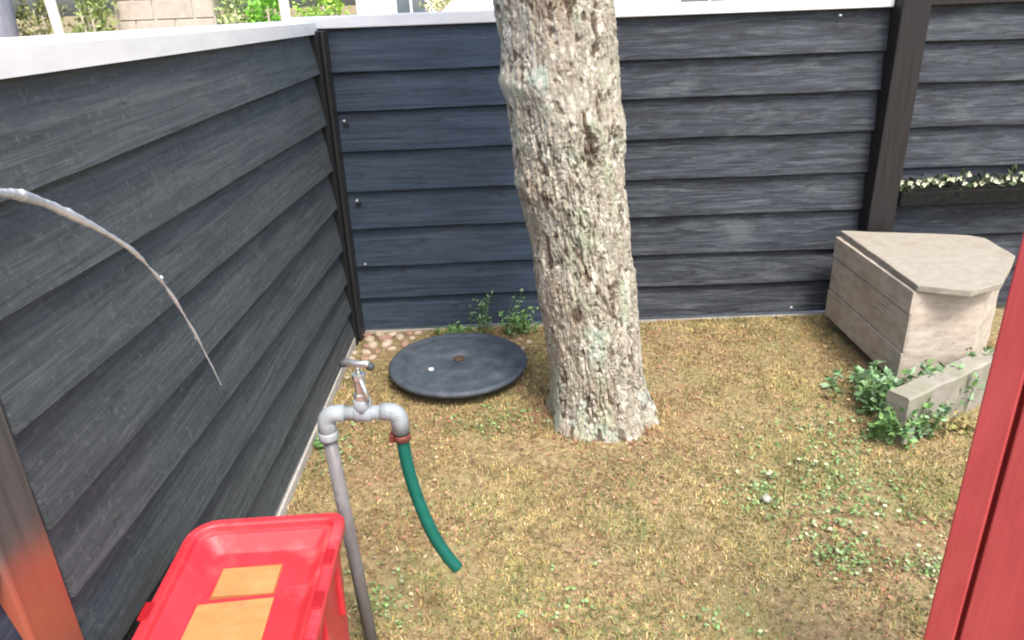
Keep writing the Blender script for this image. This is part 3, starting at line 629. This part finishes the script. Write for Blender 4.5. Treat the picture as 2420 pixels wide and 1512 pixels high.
# needles and leaf crumbs
x, y = free_spots(30000, -.82, 2.3, 1.2, 3.62, r); green, red, bare = lawn_fields(x, y)
keep = r.random(len(x)) < .10+.85*red; x, y = x[keep], y[keep]; k = len(x); z = ground_z(x, y)+r.uniform(.004, .016, k)
az = r.uniform(0, 2*math.pi, k); L = r.uniform(.006, .020, k); Wd = np.where(r.random(k) < .75, r.uniform(.0008, .002, k), r.uniform(.003, .007, k))
u = np.stack([np.cos(az), np.sin(az), r.uniform(-.3, .3, k)], 1); s_ = np.stack([-np.sin(az), np.cos(az), r.uniform(-.4, .4, k)], 1); c0 = np.stack([x, y, z], 1)
v = np.stack([c0-u*L[:, None]*.5, c0-s_*Wd[:, None], c0+u*L[:, None]*.5, c0+s_*Wd[:, None]], 1).reshape(-1, 3)
col = np.array([[.34, .17, .10], [.44, .26, .16], [.24, .13, .08], [.52, .40, .26], [.42, .20, .14]])[r.integers(0, 5, k)]*r.uniform(.7, 1.2, (k, 1))
o = obj('leaf_litter', v, np.arange(4*k).reshape(k, 4), 'litter', cols=np.repeat(col, 4, 0)); tag(o, 'reddish brown needles and leaf crumbs scattered on the lawn', 'leaf litter', kind='stuff')
# clover and weeds in the right part of the lawn
cl = []
for (cx, cy, sx, sy, N) in ((1.08, 2.12, .15, .13, 150), (1.02, 2.0, .12, .08, 70), (.985, 1.78, .05, .04, 70), (1.20, 1.72, .05, .05, 60), (-.39, 1.62, .05, .06, 45), (.12, 1.62, .08, .05, 20), (.82, 2.1, .05, .06, 60), (-.08, 2.62, .12, .07, 50), (-.70, 2.42, .04, .1, 60), (1.25, 2.45, .12, .1, 120), (.55, 1.55, .04, .03, 16)):
    cl.append(np.stack([r.normal(cx, sx, N), r.normal(cy, sy, N)], 1))
cl = np.concatenate(cl); ok = (np.hypot(cl[:, 0]-.33, cl[:, 1]-2.69) > .22) & ~inside(cl[:, 0], cl[:, 1], poly) & (np.hypot(cl[:, 0]+.26, cl[:, 1]-3.07) > .33) & (cl[:, 0] > -.81); cl = cl[ok]
c3 = np.column_stack([cl, ground_z(cl[:, 0], cl[:, 1])+r.uniform(.008, .022, len(cl))])
v, f, cc = leaves(c3, .013, 3, (.006, .006, .003), [(.17, .30, .10), (.22, .36, .13), (.27, .38, .15), (.18, .27, .11), (.34, .42, .24)], 17, flat=.75, aspect=.8)
o = obj('clover', v, f, 'leaf', cols=cc); tag(o, 'low green clover patches in the dry lawn', 'clover', kind='stuff')
DZ = [(1.021, 2.262), (1.076, 2.245), (1.077, 1.854), (1.235, 1.959), (.885, 2.18), (1.203, 1.715), (1.108, 2.23), (1.212, 2.0), (.90, 2.20), (1.16, 1.95), (.99, 1.90), (1.22, 1.80)]
for (x, y) in DZ:
    zg = float(ground_z(np.array([x]), np.array([y]))[0]); dz_ = thing('daisy', 'tiny white daisy in the green patch of lawn near the red gate', 'flower', (x, y, zg), 'daisies in the lawn')
    hgt = random.uniform(.02, .032); MB().tube([(x, y, zg-.01), (x, y, zg+hgt)], .0008, 5).build('stem', 'hose', dz_)
    mb = MB()
    for kk in range(9):
        a = kk*2*math.pi/9; u = Vector((math.cos(a), math.sin(a), .25)); q = Vector((x, y, zg+hgt)); s2 = Vector((-math.sin(a), math.cos(a), 0))*.0022; LL = .0085
        mb.add([q, q+u*LL*.6+s2, q+u*LL, q+u*LL*.6-s2], [(0, 1, 2, 3)])
    mb.build('petals', 'petal', dz_); MB().lathe((x, y, zg+hgt), [(.0024, 0), (.002, .0012), (.0004, .0018)], 8).build('centre', 'petal_yellow', dz_)

# ---------------------------------------------------------------- weeds
def weed(label, cx, cy, nst, hgt, sx, sy, size, per, cols, seed, arch=.35, group=None, name='weed'):
    rr_ = random.Random(seed); t_ = thing(name, label, 'plant', (cx, cy, 0), group); cen = []; st = MB()
    for i in range(nst):
        bx_, by_ = cx+rr_.gauss(0, sx), cy+rr_.gauss(0, sy); h_ = hgt*rr_.uniform(.45, 1.0); a = rr_.random()*6.28; lean = arch*h_*rr_.uniform(.2, 1)
        pts = [(bx_+math.cos(a)*lean*(t*t), by_-abs(math.sin(a))*lean*(t*t), -.01+h_*t) for t in (0, .3, .6, .85, 1)]
        st.tube(pts, [.0022, .002, .0016, .0012, .0007], 5)
        for j in range(per): t = .15+.85*(j+rr_.random())/per; kx = min(3, int(t*4)); q0, q1 = Vector(pts[kx]), Vector(pts[kx+1]); cen.append(q0.lerp(q1, rr_.random())[:])
    so = obj('stem', st.v, st.f, 'leaf', t_, cols=np.tile(np.array([.14, .2, .07]), (len(st.v), 1))); so['kind'] = 'stuff'
    v, f, cc = leaves(cen, size, 2, (.004, .004, .004), cols, seed, flat=.4, aspect=.5); obj('leaves', v, f, 'leaf', t_, cols=cc); return t_
BL = [(.12, .25, .10), (.20, .34, .17), (.27, .40, .24), (.16, .28, .09)]
GR = [(.10, .22, .06), (.15, .29, .08), (.20, .34, .12), (.13, .25, .11)]
weed('tall straggly green weed at the foot of the back fence behind the round cover', -.13, 3.52, 15, .27, .06, .022, .02, 9, BL, 3)
weed('low spreading green weed left of the tall one, behind the round cover', -.32, 3.51, 15, .09, .05, .02, .026, 7, GR, 4)
weed('small green weed between the tall weed and the tree trunk', .03, 3.50, 20, .16, .035, .02, .024, 7, GR, 5)
weed('bushy pale green weed growing at the left foot of the concrete chamber', 1.49, 2.68, 34, .18, .065, .075, .036, 10, BL, 6, .6)
weed('green weed spilling over the left end of the low concrete kerb', 1.43, 2.44, 34, .17, .03, .06, .03, 9, GR, 7, .6)
weed('pale green weeds filling the gap between chamber and kerb', 1.68, 2.60, 34, .26, .08, .02, .032, 9, BL, 8, .3)
weed('grey-green weeds behind the kerb, closest to the red gate', 1.93, 2.70, 26, .27, .06, .02, .028, 8, BL, 9, .2)
weed('pale green weed hanging over the front of the low kerb', 1.54, 2.40, 9, .18, .04, .012, .028, 9, BL, 14, .3)
weed('tuft of dry grass at the front of the low kerb', 1.66, 2.44, 20, .09, .09, .02, .03, 5, [(.36, .30, .13), (.42, .35, .17), (.25, .27, .09)], 10, .4, name='grass_tuft')
weed('small green weed beside the pale strip under the left fence', -.77, 2.50, 10, .06, .012, .03, .022, 5, GR, 12, .4)

# ---------------------------------------------------------------- beyond the fence
def shrub(label, x, y, rx, hgt, N, cols, seed, size=.06):
    rx *= .8; cols = [tuple(min(.8, q*1.25) for q in c_) for c_ in cols]
    t_ = thing('shrub', label, 'shrub', (x, y, 0)); rr_ = np.random.default_rng(seed)
    u = rr_.normal(size=(N, 3)); u /= np.linalg.norm(u, axis=1)[:, None]; u *= rr_.uniform(.45, 1.08, (N, 1))**.6
    cen = np.column_stack([x+u[:, 0]*rx, y+u[:, 1]*rx*.8, hgt*.53+u[:, 2]*hgt*.47])
    v, f, cc = leaves(cen, size, 16, (.045, .045, .05), cols, seed); obj('foliage', v, f, 'leaf', t_, cols=cc)
    mb = MB()
    for i in range(5): a = i*1.26; mb.tube([(x, y, -.05), (x+math.cos(a)*rx*.3, y+math.sin(a)*rx*.3, hgt*.45), (x+math.cos(a)*rx*.55, y+math.sin(a)*rx*.5, hgt*.8)], [.03, .02, .008], 7)
    mb.build('stem', 'cream_wood', t_)
t_ = thing('tree', 'blue-grey tree trunk beyond the left fence in the top left corner', 'tree', (-5.12, 8.0, 0))
mb = MB(); mb.tube([(-5.15, 8, -.1), (-5.12, 8, .3), (-5.08, 8, 1.2), (-5.0, 8, 2.2), (-4.95, 8, 3.5)], [.34, .27, .24, .22, .18], 16); mb.build('trunk', 'blue_bark', t_, True)
mb = MB(); tips = []
for i in range(6):
    a = i*1.05; pts = [(-4.95, 8, 3.3+.03*i), (-4.95+math.cos(a)*.5, 8+math.sin(a)*.5, 4.0), (-4.95+math.cos(a)*.9, 8+math.sin(a)*.9, 4.9)]; mb.tube(pts, [.08, .05, .02], 8); tips += [pts[1], pts[2], (pts[2][0], pts[2][1], 5.3)]
mb.build('limb', 'blue_bark', t_, True)
v, f, cc = leaves(tips, .12, 160, (.4, .4, .35), [(.06, .10, .04), (.09, .14, .05)], 41); obj('crown', v, f, 'leaf', t_, cols=cc)
shrub('yellow-green shrub beyond the fence, right of the blue-grey trunk', -4.72, 8.4, .34, 2.0, 130, [(.30, .30, .12), (.38, .36, .20), (.10, .12, .05), (.20, .24, .08)], 51)
for (x, y, lbl) in ((-4.22, 7.8, 'leaning cream timber post beyond the fence beside the yellow-green shrub'), (-2.02, 7.6, 'pale timber post between two bright green hedges beyond the fence')):
    t_ = thing('timber_post', lbl, 'post', (x, y, 0)); lean_ = -.10 if x < -3 else 0
    MB().tube([(x, y, -.2), (x+lean_*.5, y, 1.2), (x+lean_, y, 2.3)], [.055, .05, .045], 12).build('shaft', 'cream_wood', t_, True)
    MB().lathe((x+lean_, y, 2.295), [(.06, 0), (.06, .03), (.01, .06)], 12).build('post_cap', 'cream_wood', t_)
shrub('dull green shrub beyond the fence against the end of the block wall', -4.05, 8.05, .24, 2.1, 120, [(.22, .28, .09), (.30, .36, .14), (.16, .21, .08)], 52)
wl = thing('block_wall', 'pinkish grey block wall with pale joints beyond the left fence', 'wall', (-3.35, 8.3, 0))
MB().box(-3.90, -2.90, 8.22, 8.40, -.1, 2.2).build('wall_core', 'mortar', wl)
z = 0.0; row = 0
while z < 2.15:
    x = -3.90-(.2 if row % 2 else 0)
    while x < -2.92:
        a, b = max(x, -3.90)+.006, min(x+.392, -2.90)
        if b-a > .05: MB().box(a, b-.006, 8.20, 8.24, z+.006, z+.184, .006).build('block', 'wall_block', wl)
        x += .40
    z += .19; row += 1
shrub('pale green hedge bush beyond the fence, right of the block wall', -2.72, 8.3, .28, 2.0, 130, [(.34, .42, .17), (.42, .50, .24), (.26, .36, .12)], 53)
shrub('bright green hedge bush beyond the fence, left of the pale post', -2.36, 8.2, .25, 2.0, 140, [(.14, .36, .03), (.20, .46, .05), (.11, .29, .03)], 54)
shrub('lime green hedge bush beyond the fence, right of the pale post', -1.80, 8.2, .32, 2.0, 160, [(.28, .45, .07), (.36, .54, .11), (.22, .38, .06)], 55)
hs = thing('white_house', 'white rendered house beyond the back fence, left of the tree', 'house', (1.0, 11.5, 0))
MB().box(-1.95, 5.0, 11.0, 15.0, -.1, 3.0).build('wall', 'house_wall', hs)
for (x0, x1) in ((-1.45, -.95), (.3, 1.2), (2.4, 3.3)):
    wn = MB().box(x0, x1, 10.96, 11.02, .9, 2.1, .01).build('window', 'white_cap', hs)
    MB().box(x0+.06, (x0+x1)/2-.02, 10.945, 10.965, .96, 2.04).build('pane', 'glass', wn); MB().box((x0+x1)/2+.02, x1-.06, 10.945, 10.965, .96, 2.04).build('pane', 'glass', wn)
v = [(-2.2, 10.7, 2.95), (5.3, 10.7, 2.95), (5.3, 15.3, 2.95), (-2.2, 15.3, 2.95), (-2.2, 13, 4.4), (5.3, 13, 4.4)]
obj('roof', v, [(0, 1, 5, 4), (2, 3, 4, 5), (0, 4, 3), (1, 2, 5), (0, 3, 2, 1)], 'roof', hs)
shrub('sparse yellowish shrub in front of the white house', -.75, 9.6, .32, 1.9, 60, [(.42, .42, .20), (.52, .50, .30), (.34, .36, .16)], 56)
